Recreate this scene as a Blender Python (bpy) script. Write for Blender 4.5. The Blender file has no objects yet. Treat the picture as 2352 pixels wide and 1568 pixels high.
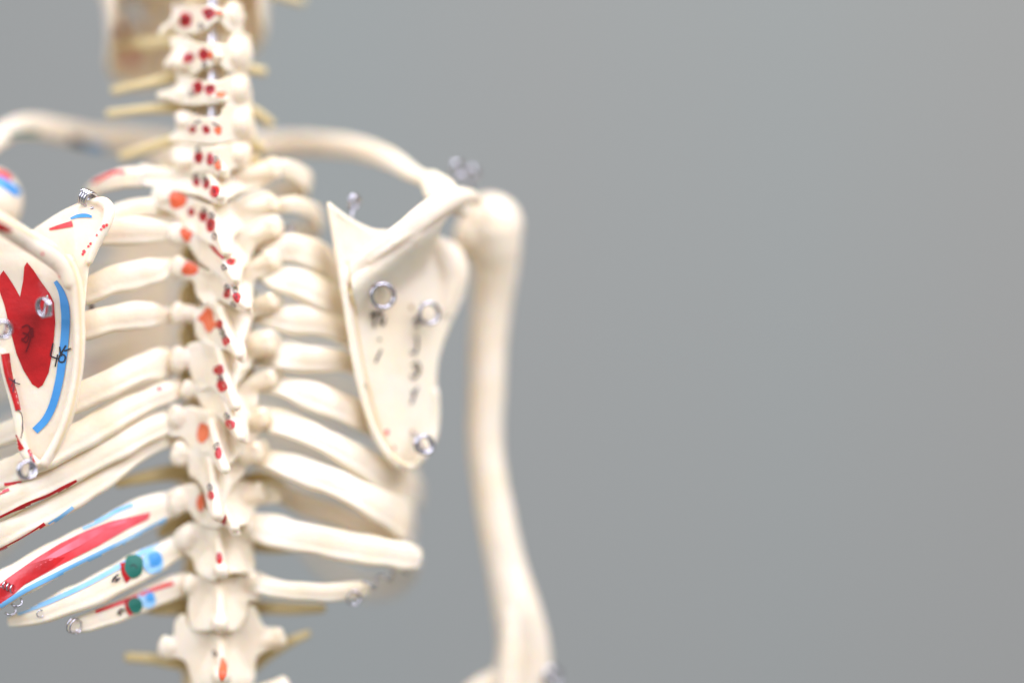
import bpy, bmesh, math, random
from mathutils import Vector, Matrix, noise
from mathutils.bvhtree import BVHTree
from mathutils.geometry import delaunay_2d_cdt

SC = bpy.context.scene
COL = SC.collection
random.seed(4)

# ------------------------------------------------------------------ camera, world, lamps, exposure
F_PX = 85.0 / 36.0 * 2352.0          # focal length in reference pixels
U = 0.00012                          # metres covered by one reference pixel at the spine
DIST = F_PX * U                      # camera to spine
CAM_Z = 1.15
cam_d = bpy.data.cameras.new('camera')
cam = bpy.data.objects.new('camera', cam_d); COL.objects.link(cam)
cam.location = (0, 0, CAM_Z)
cam.rotation_euler = (math.radians(90), 0, 0)
cam_d.lens = 85; cam_d.sensor_width = 36
cam_d.clip_start = 0.05; cam_d.clip_end = 50
cam_d.dof.use_dof = True
cam_d.dof.focus_distance = DIST - 78 * U
cam_d.dof.aperture_fstop = 0.9
SC.camera = cam

world = bpy.data.worlds.new('World'); SC.world = world
world.use_nodes = True
wb = world.node_tree.nodes['Background']
wb.inputs['Color'].default_value = (0.97, 0.98, 1.0, 1)
wb.inputs['Strength'].default_value = 0.34

def area(name, loc, target, size, power, color):
    l = bpy.data.lights.new(name, 'AREA'); l.shape = 'RECTANGLE'
    l.size, l.size_y = size; l.energy = power; l.color = color
    o = bpy.data.objects.new(name, l); COL.objects.link(o)
    o.location = loc
    o.rotation_euler = (Vector(target) - Vector(loc)).to_track_quat('-Z', 'Y').to_euler()
    return o
AIM = (-0.06, DIST, CAM_Z)
area('key_softbox', (0.62, 0.0, CAM_Z + 1.0), AIM, (1.1, 1.1), 26.5, (0.985, 0.972, 1.17))
area('fill_softbox', (-0.95, -0.05, CAM_Z + 0.75), AIM, (1.1, 1.1), 17.0, (0.96, 0.97, 1.17))
area('wall_fill', (0.9, 0.9, CAM_Z + 2.2), (0.5, 2.6, CAM_Z + 0.1), (1.6, 1.2), 27.5, (0.985, 1.005, 0.94))  # added light that brightens the backdrop, no such lamp in view

SC.view_settings.view_transform = 'Standard'
SC.view_settings.look = 'None'
SC.view_settings.exposure = 0.0
SC.view_settings.gamma = 1.0
SC.cycles.max_bounces = 8
SC.cycles.diffuse_bounces = 5

# ------------------------------------------------------------------ helpers
def W(x, y, d=0.0):
    """picture reference position x, y at depth d (all in 0.12 mm units) as a point in metres"""
    Y = DIST + d * U
    return Vector(((x - 1176) / F_PX * Y, Y, CAM_Z + (784 - y) / F_PX * Y))
def RR(r, d=0.0):
    return r * U * (1 + d * U / DIST)

BASE = W(505, 1900, 160)
root = bpy.data.objects.new('skeleton_model', None); COL.objects.link(root)
root.location = BASE
root['label'] = 'cream plastic anatomical skeleton model seen from behind with red and blue painted muscle marks'
root['category'] = 'skeleton model'

def nd(nt, t, **k):
    n = nt.nodes.new(t)
    for a, b in k.items(): setattr(n, a, b)
    return n

def make_mat(name, col, rough=0.4, metallic=0.0, sss=0.0, bump=0.0, var=0.0, coat=0.0, scale=300.0, var_col=None, trans=0.0, spec=0.5):
    m = bpy.data.materials.new(name); m.use_nodes = True
    nt = m.node_tree; b = nt.nodes['Principled BSDF']
    b.inputs['Base Color'].default_value = (*col, 1)
    b.inputs['Roughness'].default_value = rough
    b.inputs['Metallic'].default_value = metallic
    b.inputs['Specular IOR Level'].default_value = spec
    b.inputs['Coat Weight'].default_value = coat
    b.inputs['Coat Roughness'].default_value = 0.2
    if sss:
        b.inputs['Subsurface Weight'].default_value = sss
        b.inputs['Subsurface Radius'].default_value = (1.0, 0.55, 0.2)
        b.inputs['Subsurface Scale'].default_value = 0.003
    if trans:
        b.inputs['Transmission Weight'].default_value = trans
    tc = nd(nt, 'ShaderNodeTexCoord')
    if var:
        n = nd(nt, 'ShaderNodeTexNoise'); n.inputs['Scale'].default_value = 90; n.inputs['Detail'].default_value = 6
        nt.links.new(tc.outputs['Object'], n.inputs['Vector'])
        mx = nd(nt, 'ShaderNodeMix', data_type='RGBA')
        c2 = var_col or tuple(c * (1 - var) for c in col)
        mx.inputs[6].default_value = (*col, 1); mx.inputs[7].default_value = (*c2, 1)
        rp = nd(nt, 'ShaderNodeMapRange'); rp.inputs[1].default_value = 0.42; rp.inputs[2].default_value = 0.75
        nt.links.new(n.outputs['Fac'], rp.inputs[0])
        nt.links.new(rp.outputs[0], mx.inputs[0])
        nt.links.new(mx.outputs[2], b.inputs['Base Color'])
    if bump:
        n2 = nd(nt, 'ShaderNodeTexNoise'); n2.inputs['Scale'].default_value = scale; n2.inputs['Detail'].default_value = 5
        nt.links.new(tc.outputs['Object'], n2.inputs['Vector'])
        bp = nd(nt, 'ShaderNodeBump'); bp.inputs['Strength'].default_value = bump; bp.inputs['Distance'].default_value = 0.0006
        nt.links.new(n2.outputs['Fac'], bp.inputs['Height'])
        nt.links.new(bp.outputs['Normal'], b.inputs['Normal'])
    return m

M_BONE = make_mat('bone_plastic', (0.91, 0.80, 0.615), rough=0.36, sss=0.4, bump=0.35, var=0.1, var_col=(0.91, 0.755, 0.51), coat=0.25)
M_RED = make_mat('red_paint', (0.60, 0.008, 0.010), rough=0.32, var=0.5, coat=0.3, bump=0.3, scale=500)
M_DRED = make_mat('dark_red_paint', (0.20, 0.004, 0.008), rough=0.4, var=0.3)
M_PINK = make_mat('thin_red_paint', (0.76, 0.04, 0.045), rough=0.4, var=0.3, var_col=(0.75, 0.14, 0.16))
M_ORANGE = make_mat('orange_paint', (0.78, 0.13, 0.045), rough=0.45, var=0.3, var_col=(0.8, 0.24, 0.09))
M_BLUE = make_mat('blue_paint', (0.06, 0.30, 0.66), rough=0.4, var=0.2, var_col=(0.09, 0.40, 0.76))
M_SKY = make_mat('pale_blue_paint', (0.20, 0.52, 0.82), rough=0.45, var=0.3, var_col=(0.42, 0.64, 0.78))
M_GREEN = make_mat('green_paint', (0.012, 0.16, 0.11), rough=0.45, var=0.2)
M_INK = make_mat('black_ink', (0.02, 0.02, 0.025), rough=0.5)
M_GREYINK = make_mat('grey_ink', (0.05, 0.04, 0.05), rough=0.6)
M_RUST_HOLE = make_mat('rusty_hole_spot', (0.45, 0.22, 0.07), rough=0.6, var=0.3)  # rusty drilled holes painted as flat orange-brown spots
M_STREAK = make_mat('pale_red_streak', (0.80, 0.20, 0.24), rough=0.35, var=0.4, var_col=(0.76, 0.05, 0.06))  # lighter pink for a streak along the red stripe
M_SEAM = make_mat('seam_line', (0.86, 0.68, 0.36), rough=0.5)
M_NERVE = make_mat('yellow_rubber', (0.70, 0.57, 0.28), rough=0.45, sss=0.25)
M_DISC = make_mat('disc_rubber', (0.80, 0.60, 0.26), rough=0.45, sss=0.2)
M_STEEL = make_mat('steel', (0.52, 0.51, 0.54), rough=0.12, metallic=1.0)
MATS = [M_BONE, M_RED, M_DRED, M_PINK, M_ORANGE, M_BLUE, M_SKY, M_GREEN, M_INK, M_GREYINK, M_SEAM, M_RUST_HOLE, M_STREAK]
MI = {m.name: i for i, m in enumerate(MATS)}

def catmull(pts, n):
    """pts: list of (Vector, ra, rb)"""
    out = []
    N = len(pts)
    for i in range(N - 1):
        p0 = pts[max(i - 1, 0)]; p1 = pts[i]; p2 = pts[i + 1]; p3 = pts[min(i + 2, N - 1)]
        for k in range(n):
            t = k / n
            def cr(a, b, c, d):
                return 0.5 * ((2 * b) + (c - a) * t + (2 * a - 5 * b + 4 * c - d) * t * t + (3 * b - a - 3 * c + d) * t ** 3)
            out.append((cr(p0[0], p1[0], p2[0], p3[0]), max(cr(p0[1], p1[1], p2[1], p3[1]), 1e-5), max(cr(p0[2], p1[2], p2[2], p3[2]), 1e-5)))
    out.append(pts[-1])
    return out

def tube(bm, spec, hint=None, seg=14, n=5, sq=1.0, bumpy=0.0, groove=0.0):
    """spec: list of (x, y, d, ra[, rb]); rb is the radius along hint (towards/away from the lens by default)"""
    pts = [(W(s[0], s[1], s[2]), RR(s[3], s[2]), RR(s[4] if len(s) > 4 else s[3], s[2])) for s in spec]
    pts = catmull(pts, n)
    return tube_w(bm, pts, hint, seg, sq, bumpy, groove)

def tube_w(bm, pts, hint=None, seg=14, sq=1.0, bumpy=0.0, groove=0.0):
    # rounded ends
    def cap(p, q, ra, rb):
        t = (p - q).normalized(); r = min(ra, rb)
        res = []
        for a in (25, 50, 70, 84):
            s = math.cos(math.radians(a)); res.append((p + t * r * math.sin(math.radians(a)), ra * s, rb * s))
        return res
    a = cap(pts[0][0], pts[1][0], pts[0][1], pts[0][2])[::-1]
    b = cap(pts[-1][0], pts[-2][0], pts[-1][1], pts[-1][2])
    pts = a + pts + b
    rings = []
    N = len(pts)
    for i, (p, ra, rb) in enumerate(pts):
        t = (pts[min(i + 1, N - 1)][0] - pts[max(i - 1, 0)][0]).normalized()
        h = hint(p) if callable(hint) else (hint or Vector((0, 1, 0)))
        bb = h - t * h.dot(t)
        if bb.length < 1e-3:
            bb = Vector((0, 0, 1)) - t * t.z
        bb.normalize(); aa = t.cross(bb)
        ring = []
        for k in range(seg):
            th = 2 * math.pi * k / seg
            c, s = math.cos(th), math.sin(th)
            c = math.copysign(abs(c) ** sq, c); s = math.copysign(abs(s) ** sq, s)
            v = aa * ra * c + bb * rb * s * (1 - groove * math.exp(-((abs(c) - .45) / .16) ** 2) * (c * aa.z < 0))
            if bumpy:
                v *= 1 + bumpy * noise.noise((p + v) * 160)
            ring.append(bm.verts.new(p + v))
        rings.append(ring)
    for r0, r1 in zip(rings, rings[1:]):
        for k in range(seg):
            bm.faces.new((r0[k], r0[(k + 1) % seg], r1[(k + 1) % seg], r1[k]))
    bm.faces.new(rings[0][::-1]); bm.faces.new(rings[-1])

def ball(bm, x, y, d, rx, ry=None, rd=None, rot=0.0):
    ry = ry or rx; rd = rd or min(rx, ry)
    m = Matrix.Translation(W(x, y, d)) @ Matrix.Rotation(math.radians(rot), 4, 'Y') @ Matrix.Diagonal((RR(rx, d), RR(rd, d), RR(ry, d), 1))
    bmesh.ops.create_uvsphere(bm, u_segments=20, v_segments=12, radius=1, matrix=m)

def inside(p, poly):
    c = False; j = len(poly) - 1
    for i in range(len(poly)):
        a, b = poly[i], poly[j]
        if (a[1] > p[1]) != (b[1] > p[1]) and p[0] < (b[0] - a[0]) * (p[1] - a[1]) / (b[1] - a[1]) + a[0]:
            c = not c
        j = i
    return c

def resample(poly, step, closed=True):
    out = []
    n = len(poly)
    for i in range(n if closed else n - 1):
        a, b = poly[i], poly[(i + 1) % n]
        L = math.hypot(b[0] - a[0], b[1] - a[1]); k = max(1, int(L / step))
        for j in range(k):
            t = j / k; out.append((a[0] + (b[0] - a[0]) * t, a[1] + (b[1] - a[1]) * t))
    if not closed: out.append(poly[-1])
    return out

def smooth_poly(poly, n=4, closed=True):
    out = []
    N = len(poly)
    rng = range(N if closed else N - 1)
    for i in rng:
        if closed:
            p0, p1, p2, p3 = poly[i - 1], poly[i], poly[(i + 1) % N], poly[(i + 2) % N]
        else:
            p0, p1, p2, p3 = poly[max(i - 1, 0)], poly[i], poly[i + 1], poly[min(i + 2, N - 1)]
        for k in range(n):
            t = k / n
            out.append(tuple(0.5 * ((2 * b) + (c - a) * t + (2 * a - 5 * b + 4 * c - d) * t * t + (3 * b - a - 3 * c + d) * t ** 3)
                             for a, b, c, d in zip(p0, p1, p2, p3)))
    if not closed: out.append(poly[-1])
    return out

def fill(poly, step):
    n = len(poly)
    xs = [p[0] for p in poly]; ys = [p[1] for p in poly]
    pts = [Vector(p) for p in poly]
    y = min(ys) + step / 2; row = 0
    while y < max(ys):
        x = min(xs) + (step / 2 if row % 2 else step)
        while x < max(xs):
            if inside((x, y), poly) and min((x - q[0]) ** 2 + (y - q[1]) ** 2 for q in poly) > (step * 0.45) ** 2:
                pts.append(Vector((x, y)))
            x += step
        y += step * 0.87; row += 1
    edges = [(i, (i + 1) % n) for i in range(n)]
    v, e, f, *_ = delaunay_2d_cdt(pts, edges, [list(range(n))], 1, 1e-4)
    return v, e, f

def plate(bm, poly, dfun, th, step=14):
    """a solid sheet of bone: outline, depth field and thickness"""
    poly = resample(smooth_poly(poly), step)
    v, e, f = fill(poly, step)
    fr = [bm.verts.new(W(p.x, p.y, dfun(p.x, p.y))) for p in v]
    bk = [bm.verts.new(W(p.x, p.y, dfun(p.x, p.y) + (th(p.x, p.y) if callable(th) else th))) for p in v]
    cnt = {}
    for t in f:
        bm.faces.new([fr[i] for i in t]); bm.faces.new([bk[i] for i in reversed(t)])
        for i in range(len(t)):
            a, b = t[i], t[(i + 1) % len(t)]
            k = (min(a, b), max(a, b)); cnt.setdefault(k, []).append((a, b))
    for k, l in cnt.items():
        if len(l) == 1:
            a, b = l[0]; bm.faces.new((fr[b], fr[a], bk[a], bk[b]))

def link(name, me, mat, parent=root, smooth=True, label=None):
    o = bpy.data.objects.new(name, me)
    mats = mat if isinstance(mat, list) else [mat]
    for m in mats: me.materials.append(m)
    if smooth:
        for p in me.polygons: p.use_smooth = True
    COL.objects.link(o)
    if parent: o.parent = parent
    if label: o['label'] = label
    return o

def to_mesh(bm, name, origin):
    bmesh.ops.recalc_face_normals(bm, faces=bm.faces)
    bmesh.ops.translate(bm, verts=bm.verts, vec=-origin)
    me = bpy.data.meshes.new(name); bm.to_mesh(me); bm.free()
    return me

def part(name, bm, mat, label=None, parent=root):
    """mesh part: its own origin in its middle"""
    c = sum((v.co for v in bm.verts), Vector()) / len(bm.verts)
    o = link(name, to_mesh(bm, name, c), mat, parent, label=label)
    o.location = c - (BASE if parent is root else BASE + parent.location)
    return o

def fuse(name, bm, mat, voxel=3.2, smooth=5, label=None, rough=0.0):
    """melt overlapping lumps into one moulded bone"""
    c = sum((v.co for v in bm.verts), Vector()) / len(bm.verts)
    me = to_mesh(bm, name, c)
    o = bpy.data.objects.new('tmp', me); COL.objects.link(o)
    r = o.modifiers.new('r', 'REMESH'); r.mode = 'VOXEL'; r.voxel_size = voxel * U; r.adaptivity = 0
    s = o.modifiers.new('s', 'SMOOTH'); s.factor = 0.5; s.iterations = smooth
    dg = bpy.context.evaluated_depsgraph_get(); dg.update()
    m2 = bpy.data.meshes.new_from_object(o.evaluated_get(dg))
    bpy.data.objects.remove(o); bpy.data.meshes.remove(me)
    m2.name = name
    if rough:
        nor = [v.normal.copy() for v in m2.vertices]
        for v, vn in zip(m2.vertices, nor):
            v.co += vn * noise.noise((v.co + c) * 140) * rough * U + vn * noise.noise((v.co + c) * 420) * rough * 0.3 * U
    p = link(name, m2, mat, root, label=label)
    p.location = c - BASE
    return p

# ------------------------------------------------------------------ the backdrop
bm = bmesh.new()
bmesh.ops.create_grid(bm, x_segments=2, y_segments=2, size=1, matrix=Matrix.Translation((0, 2.6, CAM_Z)) @ Matrix.Rotation(math.radians(90), 4, 'X') @ Matrix.Diagonal((4, 2.4, 1, 1)))
M_WALL = bpy.data.materials.new('grey_wall'); M_WALL.use_nodes = True
nt = M_WALL.node_tree; b = nt.nodes['Principled BSDF']; b.inputs['Roughness'].default_value = 0.9
tc = nd(nt, 'ShaderNodeTexCoord'); mp = nd(nt, 'ShaderNodeMapping'); mp.inputs['Scale'].default_value = (5.5, 1, 0.25)
nz = nd(nt, 'ShaderNodeTexNoise'); nz.inputs['Scale'].default_value = 1.0; nz.inputs['Detail'].default_value = 3
rmp = nd(nt, 'ShaderNodeValToRGB')
rmp.color_ramp.elements[0].position = 0.35; rmp.color_ramp.elements[0].color = (0.398, 0.394, 0.366, 1)
rmp.color_ramp.elements[1].position = 0.65; rmp.color_ramp.elements[1].color = (0.380, 0.412, 0.392, 1)
nt.links.new(tc.outputs['Object'], mp.inputs[0]); nt.links.new(mp.outputs[0], nz.inputs['Vector'])
nt.links.new(nz.outputs['Fac'], rmp.inputs[0]); nt.links.new(rmp.outputs[0], b.inputs['Base Color'])
me = bpy.data.meshes.new('wall'); bm.to_mesh(me); bm.free()
wall = bpy.data.objects.new('wall', me); me.materials.append(M_WALL); COL.objects.link(wall)
wall['kind'] = 'structure'

# ------------------------------------------------------------------ vertebrae
VERT = []
AX = Vector((W(400, 0, 330).x, W(400, 0, 330).y, 0))     # upright axis through the chest
def outward(p):
    v = Vector((p.x - AX.x, p.y - AX.y, 0)); return v.normalized()

def body(bm, x, y, d, r, h):
    tube(bm, [(x, y - h, d, r, r * .8), (x, y - h * .5, d, r * .9, r * .72), (x, y + h * .5, d, r * .9, r * .72), (x, y + h, d, r, r * .8)], hint=Vector((0, 1, 0)), seg=20, n=3)

cerv = [
    # lobes / bands of each neck vertebra as tubes, then balls
    dict(b=(470, -55, 190, 46, 26), t=[[(395, -40, 60, 26), (440, -30, 40, 20), (490, -45, 30, 18), (540, -45, 60, 28)]], e=[(530, -45, 80, 30, 36)]),
    dict(b=(470, 40, 190, 46, 26), t=[[(404, 34, 70, 22, 22), (430, 44, 50, 30, 20), (455, 48, 42, 26, 16), (482, 36, 35, 18, 14), (512, 28, 45, 14, 14), (535, 40, 60, 24, 22)],
                                      [(408, 40, 70, 24), (385, 58, 90, 14), (370, 76, 100, 8)], [(408, 28, 75, 16), (396, 14, 80, 9)], [(505, 30, 20, 9), (512, 34, 10, 7)]],
         e=[(534, 38, 75, 22, 40, 36)]),
    dict(b=(478, 130, 180, 48, 28), t=[[(412, 122, 65, 30, 22), (440, 134, 45, 30, 16), (470, 130, 30, 27, 14), (505, 128, 40, 24, 14), (545, 125, 60, 30, 24)],
                                       [(412, 110, 70, 20), (398, 92, 80, 8)], [(400, 130, 80, 12), (376, 146, 110, 7)], [(492, 128, 25, 14), (503, 130, 2, 11)]],
         e=[(544, 126, 70, 29, 44, 38), (415, 145, 70, 24, 24, 24)]),
    dict(b=(482, 215, 170, 50, 26), t=[[(418, 206, 60, 28, 22), (450, 216, 40, 25, 14), (485, 215, 25, 24, 14), (525, 212, 40, 26, 16), (550, 212, 60, 30, 26)],
                                       [(425, 212, 70, 24), (390, 222, 90, 15), (368, 224, 100, 10)], [(415, 195, 70, 16), (407, 176, 75, 8)], [(490, 222, 22, 14), (515, 228, 5, 11)]],
         e=[(546, 208, 66, 28, 38, 36)]),
    dict(b=(485, 295, 160, 52, 28), t=[[(422, 296, 55, 30, 22), (455, 298, 35, 30, 14), (490, 298, 20, 28, 14), (525, 296, 40, 28, 18), (552, 288, 60, 34, 28)],
                                       [(400, 316, 50, 12), (450, 320, 28, 12), (500, 319, 15, 12), (525, 314, 15, 11)], [(420, 280, 60, 15), (410, 266, 70, 9)]],
         e=[(552, 285, 64, 31, 40, 36), (425, 345, 100, 26, 22, 22)]),
    dict(b=(488, 362, 150, 54, 26), t=[[(425, 358, 50, 30, 22), (455, 362, 30, 30, 14), (487, 366, 15, 30, 14), (520, 362, 35, 32, 18), (545, 356, 55, 34, 28)],
                                       [(490, 372, 10, 14), (515, 392, -5, 10)]],
         e=[(545, 356, 60, 28, 32, 34), (430, 372, 60, 30, 24, 26)]),
]
CERV_OUT = [None,
 [(394,12),(410,8),(425,10),(451,19),(473,14),(497,17),(515,22),(525,12),(555,10),(558,50),(556,78),(540,80),(520,68),(509,56),(497,50),(475,68),(449,79),(420,80),(406,74),(394,62),(375,78),(363,82),(370,62),(390,48),(396,28)],
 [(393,88),(415,84),(438,89),(453,98),(469,100),(494,99),(520,101),(530,83),(552,76),(572,84),(577,107),(579,132),(568,163),(547,173),(530,166),(512,157),(498,146),(487,154),(473,159),(458,163),(448,172),(420,173),(404,163),(401,148),(377,156),(383,136),(397,121),(392,103)],
 [(404,166),(422,172),(451,182),(466,186),(484,186),(505,185),(530,175),(565,172),(573,193),(578,218),(577,244),(556,247),(529,247),(511,240),(484,240),(448,243),(412,240),(385,229),(363,226),(363,213),(394,204),(408,193),(406,182)],
 [(406,258),(430,256),(448,265),(475,269),(505,267),(511,247),(538,242),(572,242),(580,263),(588,296),(585,319),(556,327),(527,327),(502,332),(448,332),(412,330),(390,325),(392,310),(415,296),(404,280)],
 [(398,337),(432,333),(485,336),(569,327),(573,374),(563,385),(532,391),(528,406),(508,409),(485,397),(461,397),(432,403),(409,397),(398,374),(392,357)]]
for i, c in enumerate(cerv):
    bm = bmesh.new()
    body(bm, *c['b'])
    if CERV_OUT[i]:
        base = 34 - i * 5
        plate(bm, CERV_OUT[i], lambda x, y: base - 14 + min(60, (abs(x - 500) ** 1.25) * (.26 if x < 500 else .34)) , 26, step=9)
        for e in c['e']:
            ball(bm, e[0], e[1], e[2] - 6, e[3] * .95, e[4] * .95, e[5])
        for q in c['t'][-1:]: tube(bm, q)
    else:
        for t in c['t']: tube(bm, t)
        for e in c['e']: ball(bm, *e)
    x, y, d = c['b'][:3]
    for sx in (420, 548): tube(bm, [(sx, y, 75, 16), (x + (sx - x) * .6, y, d - 20, 16)])
    VERT.append(fuse('vertebra', bm, MATS, voxel=2.8, smooth=5, rough=1.0))

# chest and loin: L, R = ends of the two transverse processes, C = middle of the lamina, T = tip of the spinous process
thor = [
    dict(L=(332, 398, 62, 19), R=(632, 392, 60, 22), C=(485, 415, 18), T=(508, 458, -22, 12), rr=28, hl=40, b=46),
    dict(L=(372, 447, 42, 20), R=(628, 470, 42, 22), C=(490, 492, 10), T=(521, 588, -35, 11), rr=28, hl=36, b=48),
    dict(L=(402, 538, 30, 24), R=(628, 526, 34, 24), C=(500, 565, 5), T=(543, 650, -38, 11), rr=24, hl=34, b=50),
    dict(L=(405, 612, 26, 24), R=(622, 598, 30, 22), C=(510, 640, 5), T=(571, 713, -38, 11), rr=24, hl=36, b=52),
    dict(L=(403, 718, 26, 24), R=(624, 694, 26, 22), C=(508, 728, 8), T=(552, 822, -34, 12), rr=24, hl=42, b=54),
    dict(L=(404, 824, 26, 28), R=(616, 790, 22, 28), C=(505, 822, 8), T=(545, 940, -34, 12), rr=26, hl=46, b=56),
    dict(L=(425, 893, 28, 20), R=(626, 872, 22, 20), C=(512, 905, 10), T=(556, 1012, -34, 12), rr=22, hl=42, b=57),
    dict(L=(402, 956, 22, 24), R=(606, 962, 18, 24), C=(488, 985, 8), T=(520, 1085, -34, 13), rr=26, hl=42, b=58),
    dict(L=(406, 1040, 22, 27), R=(592, 1040, 16, 26), C=(486, 1070, 8), T=(503, 1190, -36, 15), rr=26, hl=44, b=59),
    dict(L=(402, 1152, 26, 27), R=(600, 1132, 55, 24), C=(505, 1155, 12), T=(541, 1218, -26, 12), rr=24, hl=42, b=60),
    dict(L=(425, 1236, 30, 24), R=(575, 1215, 45, 22), C=(505, 1262, 16), T=(512, 1318, -14, 18), rr=24, hl=46, b=61),
    dict(L=(430, 1340, 32, 22), R=(588, 1336, 40, 22), C=(505, 1365, 20), T=(508, 1440, -8, 20), rr=24, hl=48, b=62),
    dict(L=(374, 1484, 36, 24), R=(646, 1464, 50, 23), C=(508, 1490, 26), T=(512, 1560, -4, 22), rr=26, hl=48, b=64),
    dict(L=(350, 1610, 44, 24), R=(655, 1578, 60, 24), C=(508, 1620, 32), T=(512, 1690, 2, 22), rr=28, hl=50, b=66),
    dict(L=(345, 1750, 50, 24), R=(665, 1740, 66, 24), C=(508, 1760, 40), T=(512, 1830, 8, 22), rr=28, hl=52, b=68),
]
OUT = [
 ([(320,378),(344,380),(362,386),(403,389),(462,395),(487,401),(514,448),(520,466),(500,470),(462,453),(418,441),(388,438),(362,429),(330,424),(316,402)],
  [(485,398),(526,407),(567,389),(608,369),(628,361),(643,374),(634,406),(597,429),(550,441),(518,455)]),
 ([(360,424),(388,430),(403,436),(432,451),(491,474),(500,492),(505,515),(516,545),(534,574),(532,586),(520,583),(503,570),(476,558),(447,538),(418,511),(397,491),(359,476),(348,450)],
  [(489,471),(535,460),(579,440),(608,437),(630,454),(630,482),(596,503),(558,526),(536,545),(532,578),(514,545),(503,515)]),
 ([(386,519),(409,510),(432,525),(456,540),(482,560),(520,574),(532,575),(540,592),(549,621),(554,649),(540,658),(520,649),(491,626),(462,605),(444,582),(430,560),(410,564),(385,556),(382,535)],
  [(528,540),(573,513),(608,496),(635,493),(651,513),(649,535),(619,550),(590,564),(578,588),(569,605),(558,617),(552,648),(538,598)]),
 ([(395,596),(421,593),(467,619),(491,625),(520,645),(540,654),(558,656),(578,703),(580,721),(563,720),(532,705),(508,693),(491,693),(471,699),(451,676),(445,648),(432,643),(403,640),(389,627)],
  [(548,617),(573,607),(608,581),(632,572),(643,584),(646,617),(610,632),(584,646),(581,676),(577,703),(556,656)]),
 ([(483,690),(511,698),(533,708),(569,716),(571,755),(561,784),(566,808),(562,834),(545,827),(521,805),(497,805),(473,791),(452,776),(447,755),(452,716)],
  [(574,688),(617,671),(643,676),(645,697),(619,721),(581,731),(571,765),(556,780),(540,740),(560,705)]),
 ([(430,791),(473,785),(511,800),(559,833),(549,865),(544,899),(540,936),(521,925),(502,906),(483,893),(457,896),(442,872),(433,839)],
  [(555,780),(593,758),(624,755),(645,770),(650,795),(619,817),(585,824),(571,848),(547,879),(545,840)]),
 ([(450,890),(473,885),(497,895),(521,915),(540,925),(549,961),(571,1009),(561,1019),(535,997),(514,968),(481,950),(459,925)],
  [(536,895),(564,872),(593,856),(627,844),(653,854),(645,877),(619,884),(597,894),(590,930),(571,961),(571,1004),(545,957)]),
 ([(385,943),(401,928),(420,938),(437,933),(470,940),(500,950),(520,975),(522,1030),(524,1072),(512,1064),(495,1047),(470,1042),(438,1032),(418,1007),(388,1002),(378,980)],
  [(540,955),(569,942),(600,933),(632,943),(634,967),(612,977),(592,1002),(577,1014),(562,1034),(542,1054),(520,1065),(518,1000)]),
 ([(440,1028),(473,1028),(502,1036),(515,1055),(511,1084),(511,1122),(512,1160),(506,1193),(483,1178),(471,1134),(452,1103),(433,1086)],
  [(509,1040),(535,1032),(564,1017),(593,1008),(617,1017),(619,1045),(595,1060),(569,1064),(561,1088),(537,1112),(523,1136),(509,1170)]),
 ([(377,1135),(408,1118),(449,1112),(468,1138),(478,1170),(506,1188),(513,1206),(497,1213),(468,1208),(447,1194),(430,1172),(401,1189),(377,1172)],
  [(500,1112),(545,1102),(593,1112),(641,1128),(645,1153),(593,1160),(583,1184),(566,1203),(549,1208),(553,1228),(535,1230),(521,1206),(508,1170),(500,1142)]),
 ([(399,1226),(432,1200),(459,1203),(492,1205),(506,1222),(503,1319),(483,1333),(452,1314),(442,1283),(423,1268),(401,1251)],
  [(500,1210),(535,1216),(555,1203),(585,1200),(590,1225),(583,1252),(585,1309),(557,1316),(535,1316),(511,1323),(500,1314)]),
 ([(433,1370),(426,1346),(441,1327),(494,1321),(500,1434),(465,1449),(437,1443),(430,1399)],
  [(495,1321),(527,1321),(562,1316),(584,1307),(604,1355),(591,1379),(569,1381),(564,1416),(542,1447),(523,1449),(505,1447),(494,1421)]),
 ([(402,1428),(424,1408),(439,1441),(494,1442),(500,1500),(498,1562),(470,1589),(443,1570),(428,1524),(408,1512),(397,1511),(380,1510),(376,1464),(397,1462)],
  [(496,1442),(527,1442),(560,1428),(565,1391),(586,1393),(597,1421),(610,1439),(640,1443),(645,1487),(617,1491),(588,1515),(582,1568),(527,1586),(500,1575)]),
 None, None]
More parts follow.
